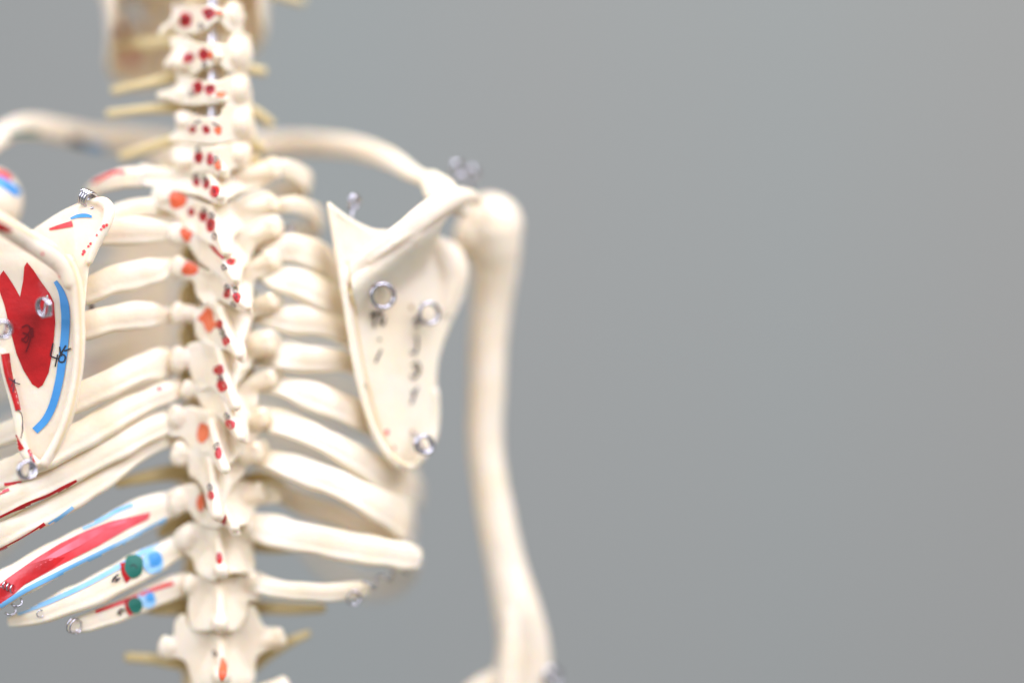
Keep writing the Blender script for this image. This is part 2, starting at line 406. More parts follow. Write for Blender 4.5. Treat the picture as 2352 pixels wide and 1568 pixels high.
for i, c in enumerate(thor):
    bm = bmesh.new()
    cx, cy, cd = c['C']; hl = c['hl']; rr = c['rr']
    lx, ly, ld, lr = c['L']; rx, ry, rd, r2 = c['R']; tx, ty, td, tr = c['T']
    k = i / 14.0
    bw = 46 if i < 10 else 58
    bx = cx - 14; bd = 155 + 10 * k + (20 if i > 9 else 0)
    body(bm, bx, cy - 4, bd, c['b'] + 8, hl * .78)
    for s in (-1, 1):
        tube(bm, [(cx + s * bw * .8, cy - 10, cd + 60, 18), (bx + s * 40, cy - 10, bd - 10, 18)])
    if OUT[i]:
        def ridge(y):
            t = max(-.3, min(1, (y - cy) / (ty - cy))); return cx + (tx - cx) * t, cd + (td - cd) * max(0, t)
        slope = .58 if i < 9 else .5
        def dl(x, y):
            a, b = ridge(y); u = a - x
            return b - 6 + (min(ld + 6 - b if ld + 6 > b else 40, 46, (u ** 1.1) * slope) if u > 0 else -u * .5)
        def dr(x, y):
            a, b = ridge(y); u = x - a
            return b - 6 + (min(max(rd + 8 - b, 30), 60, (u ** 1.1) * .62) if u > 0 else -u * .5)
        plate(bm, OUT[i][0], dl, 24, step=9); plate(bm, OUT[i][1], dr, 24, step=9)
        # keel of the spinous process and its knob
        mx, my, md = (cx * .45 + tx * .55), (cy * .45 + ty * .55), (cd * .4 + td * .6)
        tube(bm, [(cx, cy - hl * .3, cd + 4, 13, 14), (mx, my, md + 2, 13, 16), (tx - 2, ty - 8, td - 2, tr * 1.05, tr * 1.1)], n=5)
        tube(bm, [(mx - 10, my, md + 26, 16, 14), (tx - 6, ty - 10, td + 10, tr, tr)], n=3)
        # stems under the transverse processes
        tube(bm, [(cx - bw * .7, cy - 4, cd + 58, rr * .8, 16), (lx + 6, ly, ld + 4, lr * .9, lr * .7)], n=4)
        tube(bm, [(cx + bw * .7, cy - 4, cd + 58, rr * .8, 16), (rx - 6, ry, rd + 4, r2 * .9, r2 * .7)], n=4)
    else:
        tube(bm, [(cx - bw, cy - 8, cd + 48, hl * .78, 16), (cx - bw * .5, cy - 4, cd + 22, hl * .85, 15), (cx, cy, cd + 2, hl * .8, 14)], n=4)
        tube(bm, [(cx, cy, cd + 2, hl * .8, 14), (cx + bw * .5, cy - 4, cd + 24, hl * .85, 15), (cx + bw, cy - 8, cd + 50, hl * .78, 16)], n=4)
        for s in (-1, 1): ball(bm, cx + s * bw * .95, cy - hl * .9, cd + 40, 17, 34, 18)
        tube(bm, [(cx, cy - hl * .5, cd + 2, 16, 24), (tx, ty, td, tr * .9, tr)], n=6)
        tube(bm, [(cx - bw * .6, cy - 4, cd + 46, rr, 20), (lx + 6, ly, ld, lr, lr * .8)], n=5)
        tube(bm, [(cx + bw * .6, cy - 4, cd + 46, rr, 20), (rx - 6, ry, rd, r2, r2 * .8)], n=5)
    jx = random.uniform(-3, 3)
    ball(bm, lx + 2, ly + 2, ld, lr * .62, lr * .98, lr * .55, 14 + jx * 6); ball(bm, lx + 6, ly - lr * .4, ld + 2, lr * .62, lr * .7, lr * .6); ball(bm, rx - 2, ry, rd, r2 * .6, r2 * .98, r2 * .55, -16 + jx * 6); ball(bm, rx - 6, ry - r2 * .45, rd, r2 * .6, r2 * .66, r2 * .6)
    ball(bm, lx + 4, ly + lr * .5, ld + 6, lr * .7, lr * .7, lr * .7)
    VERT.append(fuse('vertebra', bm, MATS, voxel=2.8, smooth=8, rough=1.6))

# discs between the bodies
ys = [c['b'][1] for c in cerv] + [c['C'][1] - 4 for c in thor]
xs = [c['b'][0] for c in cerv] + [c['C'][0] - 14 for c in thor]
ds = [c['b'][2] for c in cerv] + [160] * len(thor)
rs = [c['b'][3] - 3 for c in cerv] + [c['b'] + 5 for c in thor]
for i in range(len(ys) - 1):
    bm = bmesh.new(); gap = max(8, (ys[i + 1] - ys[i]) * .24)
    x, y, d, r = (xs[i] + xs[i + 1]) / 2, (ys[i] + ys[i + 1]) / 2, (ds[i] + ds[i + 1]) / 2, (rs[i] + rs[i + 1]) / 2
    tube(bm, [(x, y - gap, d, r, r * .8), (x, y, d, r * 1.04, r * .84), (x, y + gap, d, r, r * .8)], seg=20, n=2)
    part('disc', bm, M_DISC)

M_ROD = make_mat('rod_steel', (0.86, 0.84, 0.87), rough=0.28, metallic=1.0)
bm = bmesh.new(); tube(bm, [(489, -120, 72, 13), (490, 100, 64, 13), (490, 345, 52, 13)], seg=20, n=2)
part('spinal_rod', bm, M_ROD, label='shiny steel rod showing between the neck vertebrae')

# ------------------------------------------------------------------ ribs
RIB = {}
def rib(key, spec, sq=0.78):
    bm = bmesh.new()
    sp = []
    for s in spec:
        s = list(s)
        if len(s) == 3: s.append(sp[-1][3])
        if len(s) == 4: s.append(min(s[3] * .48, 13))
        sp.append(s)
    for q in sp:
        if q[2] >= 300: q[3] *= .72
    tube(bm, sp, hint=outward, seg=28, n=7, sq=sq, bumpy=0.16, groove=0.28)
    RIB[key] = part('rib', bm, MATS)
rib('L1', [(450, 412, 120, 16, 12), (385, 405, 90, 18, 12), (310, 407, 62, 24, 13), (270, 412, 55, 22, 12), (222, 430, 100, 18, 11), (200, 470, 220, 18), (215, 510, 400, 18), (290, 550, 560, 18)])
rib('L2', [(450, 485, 110, 16, 12), (385, 478, 80, 18, 12), (345, 474, 45, 21), (295, 485, 38, 24), (235, 512, 40, 24), (150, 560, 110, 20), (100, 610, 300, 20), (180, 630, 480, 20), (290, 630, 590, 20)])
rib('L3', [(450, 545, 105, 16, 12), (415, 538, 72, 18, 12), (380, 533, 38, 24), (320, 529, 8, 32, 14), (259, 534, -6, 31), (200, 545, -12, 27), (110, 590, 10, 26), (0, 650, 150, 25), (-10, 700, 400, 24), (150, 700, 560, 22), (285, 690, 620, 20)])
rib('L4', [(450, 620, 105, 16, 12), (415, 614, 72, 18, 12), (384, 612, 32, 21), (345, 625, 6, 34, 14), (270, 640, -24, 34), (200, 668, -32, 32), (80, 715, 0, 26), (-40, 770, 150, 25), (-50, 820, 400, 24), (130, 790, 560, 22), (290, 755, 620, 20)])
rib('L5', [(450, 728, 105, 16, 12), (412, 724, 72, 18, 12), (373, 724, 34, 20), (340, 724, 4, 31, 14), (260, 732, -26, 33), (195, 749, -36, 32), (60, 785, 0, 27), (-90, 840, 150, 26), (-90, 900, 420, 24), (120, 860, 580, 22), (295, 810, 620, 20)])
rib('L6', [(450, 835, 105, 16, 12), (412, 832, 72, 22, 12), (366, 834, 34, 37, 14), (320, 849, 4, 34, 14), (250, 880, -28, 33), (175, 915, -40, 34), (60, 975, -20, 28), (-110, 1040, 150, 26), (-100, 1060, 420, 24), (110, 950, 590, 22), (300, 860, 625, 20)])
rib('L7', [(455, 890, 105, 14, 11), (420, 893, 72, 18, 12), (392, 898, 34, 24, 13), (300, 937, -10, 30, 14), (216, 985, -40, 36, 15), (130, 1031, -55, 36, 15), (40, 1075, -50, 34), (-110, 1150, 100, 30), (-130, 1180, 400, 26), (60, 1040, 590, 22), (200, 950, 620, 22), (305, 900, 630, 20)])
rib('L8', [(455, 950, 105, 14, 11), (415, 958, 70, 18, 12), (380, 969, 32, 27, 13), (310, 1004, -10, 31), (243, 1040, -34, 32), (113, 1107, -52, 31), (0, 1162, -45, 32), (-120, 1230, 100, 30), (-120, 1270, 380, 26), (30, 1120, 560, 22), (150, 1010, 600, 20)])
rib('L9', [(460, 1030, 110, 13, 11), (420, 1020, 78, 14, 11), (380, 1013, 42, 16, 11), (310, 1046, 6, 21), (243, 1094, -24, 26), (170, 1140, -42, 29), (100, 1180, -50, 30), (0, 1228, -40, 34), (-120, 1300, 100, 30), (-110, 1330, 380, 26), (10, 1230, 520, 20), (60, 1180, 560, 18)])
rib('L10', [(465, 1145, 110, 14, 12), (425, 1150, 78, 22, 12), (385, 1157, 40, 31, 13), (308, 1191, 4, 41, 15), (252, 1222, -20, 41), (140, 1277, -44, 41), (56, 1322, -50, 42), (-20, 1365, -30, 40), (-110, 1400, 100, 30), (-100, 1400, 300, 24)])
rib('L11', [(470, 1235, 110, 16, 12), (435, 1246, 66, 24, 13), (385, 1268, 34, 29, 13), (336, 1294, 4, 33, 14), (224, 1352, -30, 34), (140, 1388, -40, 30), (70, 1415, -30, 21), (25, 1427, -10, 12, 8)])
rib('L12', [(475, 1330, 110, 16, 12), (430, 1338, 62, 24, 13), (364, 1362, 32, 28, 13), (280, 1400, 0, 25), (205, 1428, -20, 21), (162, 1438, -20, 14, 9)])
rib('R1', [(540, 405, 120, 16, 12), (600, 398, 90, 18, 11), (640, 385, 74, 20, 10), (675, 394, 100, 22, 9), (706, 420, 150, 24, 9), (690, 436, 230, 27, 9), (640, 440, 330, 26), (580, 450, 430, 22), (500, 470, 530, 20), (380, 500, 590, 20)])
rib('R2', [(545, 488, 110, 16, 12), (600, 480, 76, 18, 12), (640, 474, 62, 18, 10), (677, 472, 66, 20, 10), (715, 485, 120, 21, 10), (734, 512, 200, 26, 9), (712, 528, 300, 28, 9), (660, 540, 400, 24), (600, 560, 530, 20), (430, 590, 620, 20)])
rib('R3', [(560, 560, 105, 16, 12), (600, 566, 76, 20, 12), (648, 571, 44, 30, 12), (691, 573, 44, 34, 12), (740, 596, 76, 36, 12), (782, 650, 180, 32), (780, 690, 320, 26), (690, 710, 520, 22), (440, 680, 640, 20)])
rib('R4', [(560, 625, 105, 16, 12), (600, 630, 76, 20, 12), (645, 640, 38, 31, 12), (700, 656, 36, 36, 13), (760, 688, 66, 38, 13), (820, 740, 170, 32), (850, 800, 340, 26), (750, 810, 540, 22), (450, 750, 640, 20)])
rib('R5', [(560, 722, 105, 16, 12), (600, 725, 72, 20, 12), (635, 730, 44, 28, 12), (684, 735, 28, 34, 13), (740, 742, 46, 28, 13), (800, 765, 90, 29), (880, 830, 220, 26), (900, 890, 400, 24), (780, 890, 560, 22), (460, 820, 640, 20)])
rib('R6', [(560, 815, 105, 16, 12), (600, 815, 72, 24, 12), (640, 814, 40, 34, 13), (690, 823, 24, 34, 13), (745, 826, 40, 27, 13), (805, 834, 80, 24), (890, 880, 200, 24), (925, 960, 400, 24), (800, 960, 580, 22), (470, 880, 640, 20)])
rib('R7', [(560, 885, 105, 16, 12), (605, 882, 70, 20, 12), (655, 891, 32, 24, 12), (714, 910, 20, 36, 13), (780, 935, 36, 35, 13), (840, 965, 80, 32), (915, 1020, 210, 28), (940, 1060, 400, 25), (800, 1040, 580, 22), (510, 930, 640, 20)])
rib('R8', [(550, 965, 100, 16, 12), (595, 967, 66, 22, 12), (632, 967, 34, 32, 13), (690, 988, 14, 31, 13), (755, 1018, 14, 31, 13), (820, 1052, 36, 36, 13), (880, 1090, 80, 42, 13), (930, 1112, 150, 42), (952, 1125, 250, 38), (940, 1140, 400, 28), (800, 1110, 560, 22), (600, 1000, 640, 20)])
rib('R9', [(550, 1050, 100, 14, 12), (590, 1052, 66, 18, 12), (628, 1057, 26, 26, 12), (700, 1083, 4, 34, 14), (802, 1125, 2, 36, 14), (870, 1163, 28, 41, 14), (922, 1192, 90, 48), (938, 1205, 200, 46), (920, 1225, 380, 30), (780, 1190, 560, 22), (600, 1060, 640, 20)])
rib('R10', [(550, 1128, 110, 20, 14), (600, 1130, 84, 23, 13), (650, 1136, 110, 22, 13), (700, 1156, 130, 26, 13), (768, 1182, 146, 30), (870, 1226, 170, 30), (930, 1258, 230, 30), (945, 1300, 330, 28), (900, 1342, 440, 24), (830, 1345, 520, 22), (750, 1295, 570, 22), (680, 1200, 610, 20)])
rib('R11', [(540, 1215, 110, 20, 14), (575, 1208, 66, 30, 14), (620, 1217, 30, 39, 15), (700, 1236, 8, 36, 15), (836, 1260, 16, 36, 15), (920, 1275, 46, 33), (955, 1284, 70, 26, 14)])
rib('R12', [(540, 1335, 110, 18, 12), (580, 1336, 60, 26, 13), (620, 1346, 32, 23, 12), (680, 1356, 18, 20), (750, 1359, 20, 23), (810, 1354, 32, 21), (838, 1350, 40, 16, 10)])

# breastbone
bm = bmesh.new()
plate(bm, [(255, 520), (330, 490), (420, 505), (440, 560), (405, 620), (415, 760), (400, 880), (360, 930), (320, 980), (290, 960), (275, 915), (215, 900), (196, 850), (225, 800), (275, 740), (285, 620), (240, 570)], lambda x, y: 630 + (x - 330) * .12 + (y - 700) * .12, 34, step=20)
STERNUM = fuse('sternum', bm, MATS, voxel=5, smooth=6)

# ------------------------------------------------------------------ shoulder blades
def lerp(a, b, t): return a + (b - a) * t
bm = bmesh.new()
def dL(x, y):      # blade below the ridge, hollowed
    e = min(1, max(0, (190 - x) / 70.0))
    return -112 + 30 * math.sin(e * math.pi * .5) - 0.10 * (100 - x) + max(0, min(1, (720 - y) / 140.0)) * max(0, min(1, (150 - x) / 60.0)) * 26
plate(bm, [(-120, 560), (-60, 500), (20, 530), (90, 565), (150, 600), (182, 660), (190, 760), (182, 860), (164, 950), (140, 1010), (115, 1052), (92, 1078), (68, 1066), (48, 1034), (40, 985), (32, 930), (16, 865), (2, 810), (-30, 740), (-80, 680)], dL, 16, step=12)
def dLs(x, y):     # hollow above the ridge, facing up
    return -105 + (185 - x) * .55 + (600 - y) * .12
plate(bm, [(60, 545), (90, 520), (150, 484), (205, 458), (240, 452), (260, 468), (261, 488), (240, 525), (214, 575), (203, 625), (196, 700), (188, 770), (178, 700), (160, 620), (120, 585)], lambda x, y: min(-86 + (175 - x) * .55 if x < 175 else -86 + (175 - x) * .05, 0) + (600 - y) * .10, 15, step=12)
# thick inner border and the ridge that climbs to the left
tube(bm, [(150, 600, -116, 20, 16), (172, 650, -116, 16, 14), (180, 720, -114, 15, 13), (182, 800, -114, 14, 13), (174, 880, -114, 13, 12), (158, 950, -114, 13, 12), (134, 1010, -112, 13, 12), (104, 1062, -110, 13, 12)])
tube(bm, [(-90, 455, -215, 22, 26), (-30, 492, -196, 23, 26), (20, 524, -174, 25, 24), (70, 556, -146, 25, 20), (112, 582, -134, 26, 20), (146, 614, -122, 22, 18), (160, 650, -118, 18, 16)])
tube(bm, [(-60, 480, -150, 18, 30), (20, 530, -138, 18, 28), (80, 562, -128, 17, 24), (130, 592, -118, 15, 20)])
tube(bm, [(205, 600, -92, 9, 10), (222, 560, -92, 11, 10), (246, 512, -92, 13, 10), (250, 478, -86, 14, 9), (232, 464, -80, 10, 8)])
tube(bm, [(232, 462, -80, 8, 8), (190, 470, -60, 8, 8), (140, 494, -40, 8, 8), (85, 530, -20, 8, 8)])
# outer border
tube(bm, [(2, 810, -98, 9, 7), (16, 865, -98, 11, 7), (36, 940, -98, 11, 7), (46, 1000, -98, 11, 8), (58, 1040, -100, 13, 9), (84, 1066, -104, 13, 10)])
SL = fuse('scapula', bm, MATS, voxel=3.0, smooth=5, rough=0.6, label='in-focus shoulder blade with large red patch and blue stripe')

bm = bmesh.new()
def dR(x, y):
    t = max(0, min(1, (x - 790) / 280.0))
    hollow = 22 * math.sin(min(1, max(0, (x - 790 - max(0, (y - 640)) * .25) / 80.0)) * math.pi * .5)
    return 8 + 80 * t + hollow * .8
plate(bm, [(770, 560), (830, 560), (900, 545), (960, 520), (1008, 512), (1000, 545), (1030, 548), (1060, 575), (1076, 620), (1066, 680), (1036, 745), (1012, 810), (1003, 870), (1006, 930), (1008, 965), (992, 1018), (966, 1060), (938, 1080), (906, 1068), (880, 1040), (850, 990), (824, 890), (802, 780), (786, 660)], dR, 15, step=13)
plate(bm, [(752, 462), (790, 494), (850, 526), (900, 530), (920, 560), (860, 610), (800, 640), (786, 680), (770, 590), (757, 510)], lambda x, y: 4 + (x - 780) * .35 + (560 - y) * .06, 15, step=13)
# ridge to the shoulder tip
tube(bm, [(806, 640, 2, 16, 12), (836, 600, -6, 22, 14), (880, 566, -14, 26, 14), (930, 530, -16, 27, 14), (980, 490, -6, 29, 15), (1030, 458, 20, 27, 16), (1076, 450, 60, 18, 16), (1098, 462, 100, 12, 12)])
tube(bm, [(850, 600, 10, 18, 34), (920, 552, 10, 18, 44), (985, 505, 30, 16, 40), (1035, 468, 60, 14, 30)])
def dslope(x, y):
    yl = 652 - (x - 812) * .78        # line of the ridge
    t = max(0, min(1, (y - yl - 4) / 105.0)); t = t * t * (3 - 2 * t)
    return lerp(-20 + max(0, x - 960) * .5, dR(x, y) + 2, t)
plate(bm, [(806, 650), (850, 612), (920, 556), (980, 508), (1040, 468), (1062, 470), (1036, 492), (1016, 520), (1004, 548), (985, 600), (955, 660), (910, 705), (850, 740), (826, 730)], dslope, 18, step=10)
tube(bm, [(1000, 440, 30, 30, 14), (985, 418, 60, 22, 12), (982, 400, 90, 14, 10)])
tube(bm, [(1040, 450, 40, 20, 14), (1020, 430, 50, 26, 12), (996, 402, 80, 12, 12)])
ball(bm, 1036, 615, 108, 38, 66, 20, -8); tube(bm, [(1000, 560, 92, 26, 14), (1030, 600, 96, 30, 16), (1036, 650, 98, 26, 14), (1020, 720, 96, 18, 10)]); ball(bm, 1050, 480, 70, 30, 16, 22, 30)
# inner border
tube(bm, [(790, 620, 10, 12, 9), (798, 690, 10, 12, 9), (812, 780, 12, 10, 9), (832, 880, 14, 9, 9)])
tube(bm, [(758, 474, 2, 7, 8), (772, 560, 0, 8, 8), (790, 660, -2, 9, 9), (804, 760, -4, 9, 9), (824, 870, -4, 9, 9), (852, 970, 0, 9, 9), (886, 1036, 6, 10, 9), (915, 1066, 14, 12, 9)])
tube(bm, [(915, 1066, 16, 12, 9), (945, 1072, 34, 11, 9), (975, 1044, 60, 9, 9), (1000, 990, 84, 8, 9), (1003, 900, 86, 7, 8)])
tube(bm, [(760, 476, 6, 8, 8), (800, 506, 20, 8, 9), (850, 532, 40, 8, 10), (890, 540, 50, 8, 10)])
SR = fuse('scapula', bm, MATS, voxel=3.4, smooth=12, rough=0.6, label='plain cream shoulder blade with wire rings and faint ink scribbles')

# ------------------------------------------------------------------ arms and collar bones
bm = bmesh.new()
ball(bm, 1126, 520, 200, 76, 78, 70); ball(bm, 1085, 540, 180, 42, 52, 44)
tube(bm, [(1128, 530, 200, 72), (1134, 575, 206, 64), (1138, 620, 215, 54), (1131, 690, 225, 47), (1121, 780, 230, 44), (1117, 900, 230, 42), (1114, 1000, 230, 41), (1122, 1090, 225, 41), (1140, 1190, 220, 43), (1162, 1300, 215, 46), (1187, 1400, 210, 55), (1202, 1480, 205, 61, 38), (1197, 1560, 205, 68, 34), (1180, 1640, 205, 82, 36)], seg=22)
tube(bm, [(1234, 1440, 210, 18), (1246, 1500, 210, 20), (1240, 1560, 208, 20)])
tube(bm, [(1176, 1400, 174, 22), (1174, 1500, 164, 26), (1168, 1600, 160, 30)])
tube(bm, [(1130, 1560, 205, 24), (1090, 1592, 205, 30)])
HR = fuse('humerus', bm, MATS, voxel=4, smooth=16, rough=1.0)
bm = bmesh.new()
ball(bm, -22, 462, 110, 74, 80, 70)
tube(bm, [(-30, 500, 110, 60), (-50, 600, 120, 46), (-90, 800, 130, 40), (-120, 1100, 130, 38), (-150, 1400, 130, 44), (-160, 1640, 130, 60)], seg=18)
HL = fuse('humerus', bm, MATS, voxel=4, smooth=6, rough=1.0)
for o, spec in ((None, [(560, 340, 374, 28, 26), (640, 332, 360, 24, 24), (720, 330, 316, 24, 22), (800, 336, 259, 25, 20), (850, 348, 216, 25, 18), (900, 368, 165, 24, 16), (945, 396, 122, 20, 14), (978, 412, 93, 17, 12)]),
                (None, [(420, 352, 403, 32, 28), (380, 336, 403, 28, 26), (300, 322, 374, 26, 22), (220, 318, 338, 26, 20), (150, 304, 295, 26, 20), (80, 290, 244, 27, 18), (20, 300, 187, 26, 18), (-40, 350, 122, 24, 16), (-80, 400, 64, 20, 14)])):
    bm = bmesh.new(); tube(bm, spec, seg=18, bumpy=.06)
    cl = part('clavicle', bm, MATS)
    if spec[0][0] == 420: CLAVL = cl
# manubrium ends near the neck
ball_bm = bmesh.new(); tube(ball_bm, [(375, 368, 400, 36, 26), (420, 400, 410, 40, 26)]); part('sternum_head', ball_bm, M_BONE)

# ------------------------------------------------------------------ lower jaw and skull
bm = bmesh.new()
def jaw_hint(p):
    c = W(420, 0, 264); v = Vector((p.x - c.x, p.y - c.y, 0)); return v.normalized()
tube(bm, [(238, -180, 200, 40, 12), (240, -60, 200, 60, 13), (250, 10, 216, 88, 14), (262, 48, 264, 84, 14), (280, 108, 352, 80, 16), (330, 136, 432, 68, 18), (400, 122, 464, 60, 20), (480, 112, 456, 62, 18), (545, 80, 400, 66, 16), (590, 42, 320, 72, 14), (606, 8, 256, 84, 13), (612, -60, 240, 62, 12), (612, -180, 240, 40, 12)], hint=jaw_hint, seg=18, n=6, sq=.8)
JAW = fuse('mandible', bm, MATS, voxel=5, smooth=4, rough=1.0)
bm = bmesh.new()
ball(bm, 425, -440, 300, 300, 400, 400)  # unseen braincase, put in and kept low to shade the jaw
tube(bm, [(300, -60, 320, 60, 60), (430, -40, 380, 90, 70), (560, -60, 320, 60, 60)])
tube(bm, [(335, -20, 330, 14, 14), (345, 40, 350, 15, 15), (362, 92, 380, 15, 15)])
ball(bm, 430, 10, 480, 90, 60, 60)
fuse('cranium', bm, MATS, voxel=10, smooth=4)

# ------------------------------------------------------------------ nerves
nerves = [
    [(440, 86, 120, 18, 12), (380, 96, 150, 17, 10), (300, 104, 220, 14, 8), (262, 104, 250, 12, 7)],
    [(430, 160, 120, 18, 12), (380, 182, 110, 15, 9), (310, 198, 120, 11, 8), (262, 209, 140, 10, 7)],
    [(430, 244, 120, 18, 12), (385, 247, 100, 14, 9), (310, 254, 110, 10, 8), (250, 262, 130, 10, 7)],
    [(440, 312, 120, 18, 12), (395, 322, 100, 15, 9), (330, 344, 130, 13, 8), (280, 360, 150, 11, 7)],
    [(430, 400, 130, 14, 10), (395, 392, 120, 12, 9), (370, 385, 130, 10, 7)],
    [(540, 155, 120, 14, 10), (580, 160, 120, 12, 8), (606, 165, 140, 11, 7)],
    [(540, 240, 120, 18, 10), (585, 258, 120, 13, 8), (622, 284, 140, 11, 7)],
    [(540, 320, 120, 18, 10), (580, 330, 110, 15, 8), (604, 346, 130, 10, 7)],
    [(540, 375, 120, 18, 10), (590, 372, 110, 14, 8)],
    [(600, -25, 200, 14, 10), (660, -8, 230, 12, 8), (694, 2, 250, 10, 7)],
    [(440, 1085, 120, 22, 12), (385, 1086, 90, 18, 9), (320, 1098, 70, 14, 8), (270, 1111, 60, 9, 6)],
    [(450, 1180, 120, 22, 12), (400, 1205, 100, 20, 9), (370, 1225, 100, 12, 8)],
    [(460, 1385, 120, 26, 14), (410, 1392, 90, 20, 10), (360, 1398, 70, 13, 8), (322, 1396, 60, 8, 6)],
    [(450, 1520, 120, 24, 14), (410, 1518, 90, 19, 10), (350, 1512, 80, 13, 8), (292, 1508, 80, 12, 7)],
    [(560, 1235, 120, 20, 12), (610, 1252, 100, 17, 9), (670, 1256, 90, 12, 7), (700, 1252, 90, 7, 6)],
    [(560, 1395, 120, 18, 12), (600, 1394, 100, 15, 9), (670, 1397, 80, 14, 8), (742, 1396, 80, 11, 7)],
    [(570, 1530, 130, 22, 12), (610, 1502, 110, 17, 9), (670, 1470, 90, 12, 8), (708, 1454, 90, 9, 6)],
    [(555, 1110, 130, 18, 12), (600, 1098, 110, 18, 9), (650, 1118, 110, 14, 7)],
]
for i, s in enumerate(nerves):
    bm = bmesh.new(); tube(bm, s, seg=12); part('nerve', bm, M_NERVE)
for yy in (590, 680, 770, 860):    # side roots on the column between the chest vertebrae
    for sx, dx in ((440, -12), (555, 14)):
        bm = bmesh.new(); tube(bm, [(sx, yy - 26, 110, 15, 12), (sx + dx, yy, 100, 17, 12), (sx + dx * .4, yy + 30, 112, 14, 12)], seg=12); part('nerve', bm, M_NERVE)

# ------------------------------------------------------------------ steel screw eyes and wire springs
def eye(x, y, d, r, turns=1.8, wire=4.0, yaw=20, tilt=0, shank=None, parent=root, pitch=7.0, name='screw_eye'):
    bm = bmesh.new(); c = W(x, y, d)
    rot = Matrix.Rotation(math.radians(yaw), 3, 'Z') @ Matrix.Rotation(math.radians(tilt), 3, 'X')
    pts = []
    N = int(26 * turns)
    for k in range(N + 1):
        a = -math.pi / 2 + 2 * math.pi * turns * k / N
        p = Vector((math.cos(a) * RR(r), (k / N - .5) * RR(pitch) * turns, math.sin(a) * RR(r)))
        pts.append((c + rot @ p, RR(wire), RR(wire)))
    tube_w(bm, pts, seg=10)
    if shank:
        p0 = pts[0][0]; p1 = W(*shank)
        tube_w(bm, [(p0, RR(wire), RR(wire)), (p0.lerp(p1, .5) + Vector((0, 0, -RR(2))), RR(wire), RR(wire)), (p1, RR(wire), RR(wire))], seg=8)
    return part(name, bm, M_STEEL, parent=parent)
eye(101, 706, -122, 21, 2.1, 3.3, yaw=-34, tilt=8, shank=(108, 680, -90), parent=SL)
eye(62, 1079, -140, 19, 2.2, 3.6, yaw=40, tilt=-10, shank=(72, 1045, -105), parent=SL, pitch=9)
eye(6, 756, -150, 18, 2.0, 4.2, yaw=30, shank=(15, 735, -100), parent=SL)
eye(201, 456, -66, 17, 3.6, 4.0, yaw=52, tilt=20, shank=(212, 478, -74), parent=SL, pitch=8)
eye(879, 679, 4, 27, 1.6, 4.4, yaw=22, shank=(862, 716, 30), parent=SR)
eye(985, 719, 40, 24, 1.6, 4.4, yaw=28, shank=(955, 735, 80), parent=SR)
eye(974, 1020, 22, 20, 1.9, 4.6, yaw=34, shank=(952, 995, 60), parent=SR, pitch=9)
eye(812, 464, 40, 16, 1.7, 3.6, yaw=60, tilt=30, shank=(808, 498, 30), parent=SR)
eye(1050, 388, 120, 18, 1.6, 3.6, yaw=50, tilt=10, shank=(1062, 440, 80), parent=SR)
eye(1082, 398, 150, 16, 1.8, 3.6, yaw=20, tilt=40, shank=(1085, 440, 110), parent=SR)
eye(660, 528, 90, 9, 1.4, 3.2, yaw=30, parent=root)
eye(209, 706, -10, 7, 1.4, 3.0, yaw=70, parent=root)
eye(1268, 1552, 185, 20, 2.0, 4.4, yaw=40, parent=HR)
# springs that tie the rib ends together
def spring(a, b, r, turns, wire=2.4):
    bm = bmesh.new(); A, B = W(*a), W(*b); t = (B - A).normalized()
    u = t.cross(Vector((0, 1, 0))).normalized(); v = t.cross(u)
    pts = []
    N = int(turns * 12)
    for k in range(N + 1):
        f = k / N; an = 2 * math.pi * turns * f
        pts.append((A.lerp(B, f) + u * math.cos(an) * RR(r) + v * math.sin(an) * RR(r), RR(wire), RR(wire)))
    tube_w(bm, pts, seg=6)
    return part('wire_spring', bm, M_STEEL)
spring((838, 1346, 28), (950, 1300, 70), 12, 3, 2.2)
spring((30, 1352, -70), (5, 1340, -60), 8, 3, 2.2)
spring((20, 1412, -40), (48, 1372, -60), 9, 2, 2.2)
eye(812, 1372, 18, 16, 1.5, 2.0, yaw=20, parent=RIB['R12'])
eye(170, 1436, -40, 17, 2.2, 1.9, yaw=60, tilt=10, parent=RIB['L12'], pitch=9)
eye(92, 1408, -50, 8, 1.2, 1.5, yaw=50, parent=RIB['L11'])

# ------------------------------------------------------------------ painted marks: thin paint laid on the bone itself
bpy.context.view_layer.update()
CAMP = Vector((0, 0, CAM_Z))
bv_cache = {}
def bvh(o):
    if o.name not in bv_cache:
        off = Vector(BASE) + o.location
        bv_cache[o.name] = (BVHTree.FromPolygons([v.co + off for v in o.data.vertices], [tuple(p.vertices) for p in o.data.polygons]), off)
    return bv_cache[o.name]
PEND = {}
def lay(o, pts, faces, mat, lift=1.0):
    bt, off = bvh(o)
    co, nor = [], []
    for x, y in pts:
        d = (W(x, y, 0) - CAMP).normalized()
        h = bt.ray_cast(CAMP, d)
        if h[0] is None: co.append(None)
        else: co.append(h[0] - off - d * lift * U + (h[1] if h[1].dot(d) < 0 else -h[1]) * lift * .3 * U)
    L = PEND.setdefault(o.name, [o, [], []])
    idx = {}
    for f in faces:
        if any(co[i] is None for i in f): continue
        vs = [co[i] for i in f]
        if max((a - b).length for a in vs for b in vs) > 30 * U: continue
        ids = []
        for i in f:
            if i not in idx: idx[i] = len(L[1]); L[1].append(co[i])
            ids.append(idx[i])
        L[2].append((ids, MI[mat.name]))
def pick(x, y, objs):
    best = None
    d = (W(x, y, 0) - CAMP).normalized()
    for o in objs:
        h = bvh(o)[0].ray_cast(CAMP, d)
        if h[0] is not None and (best is None or h[3] < best[0]): best = (h[3], o)
    return best[1] if best else None
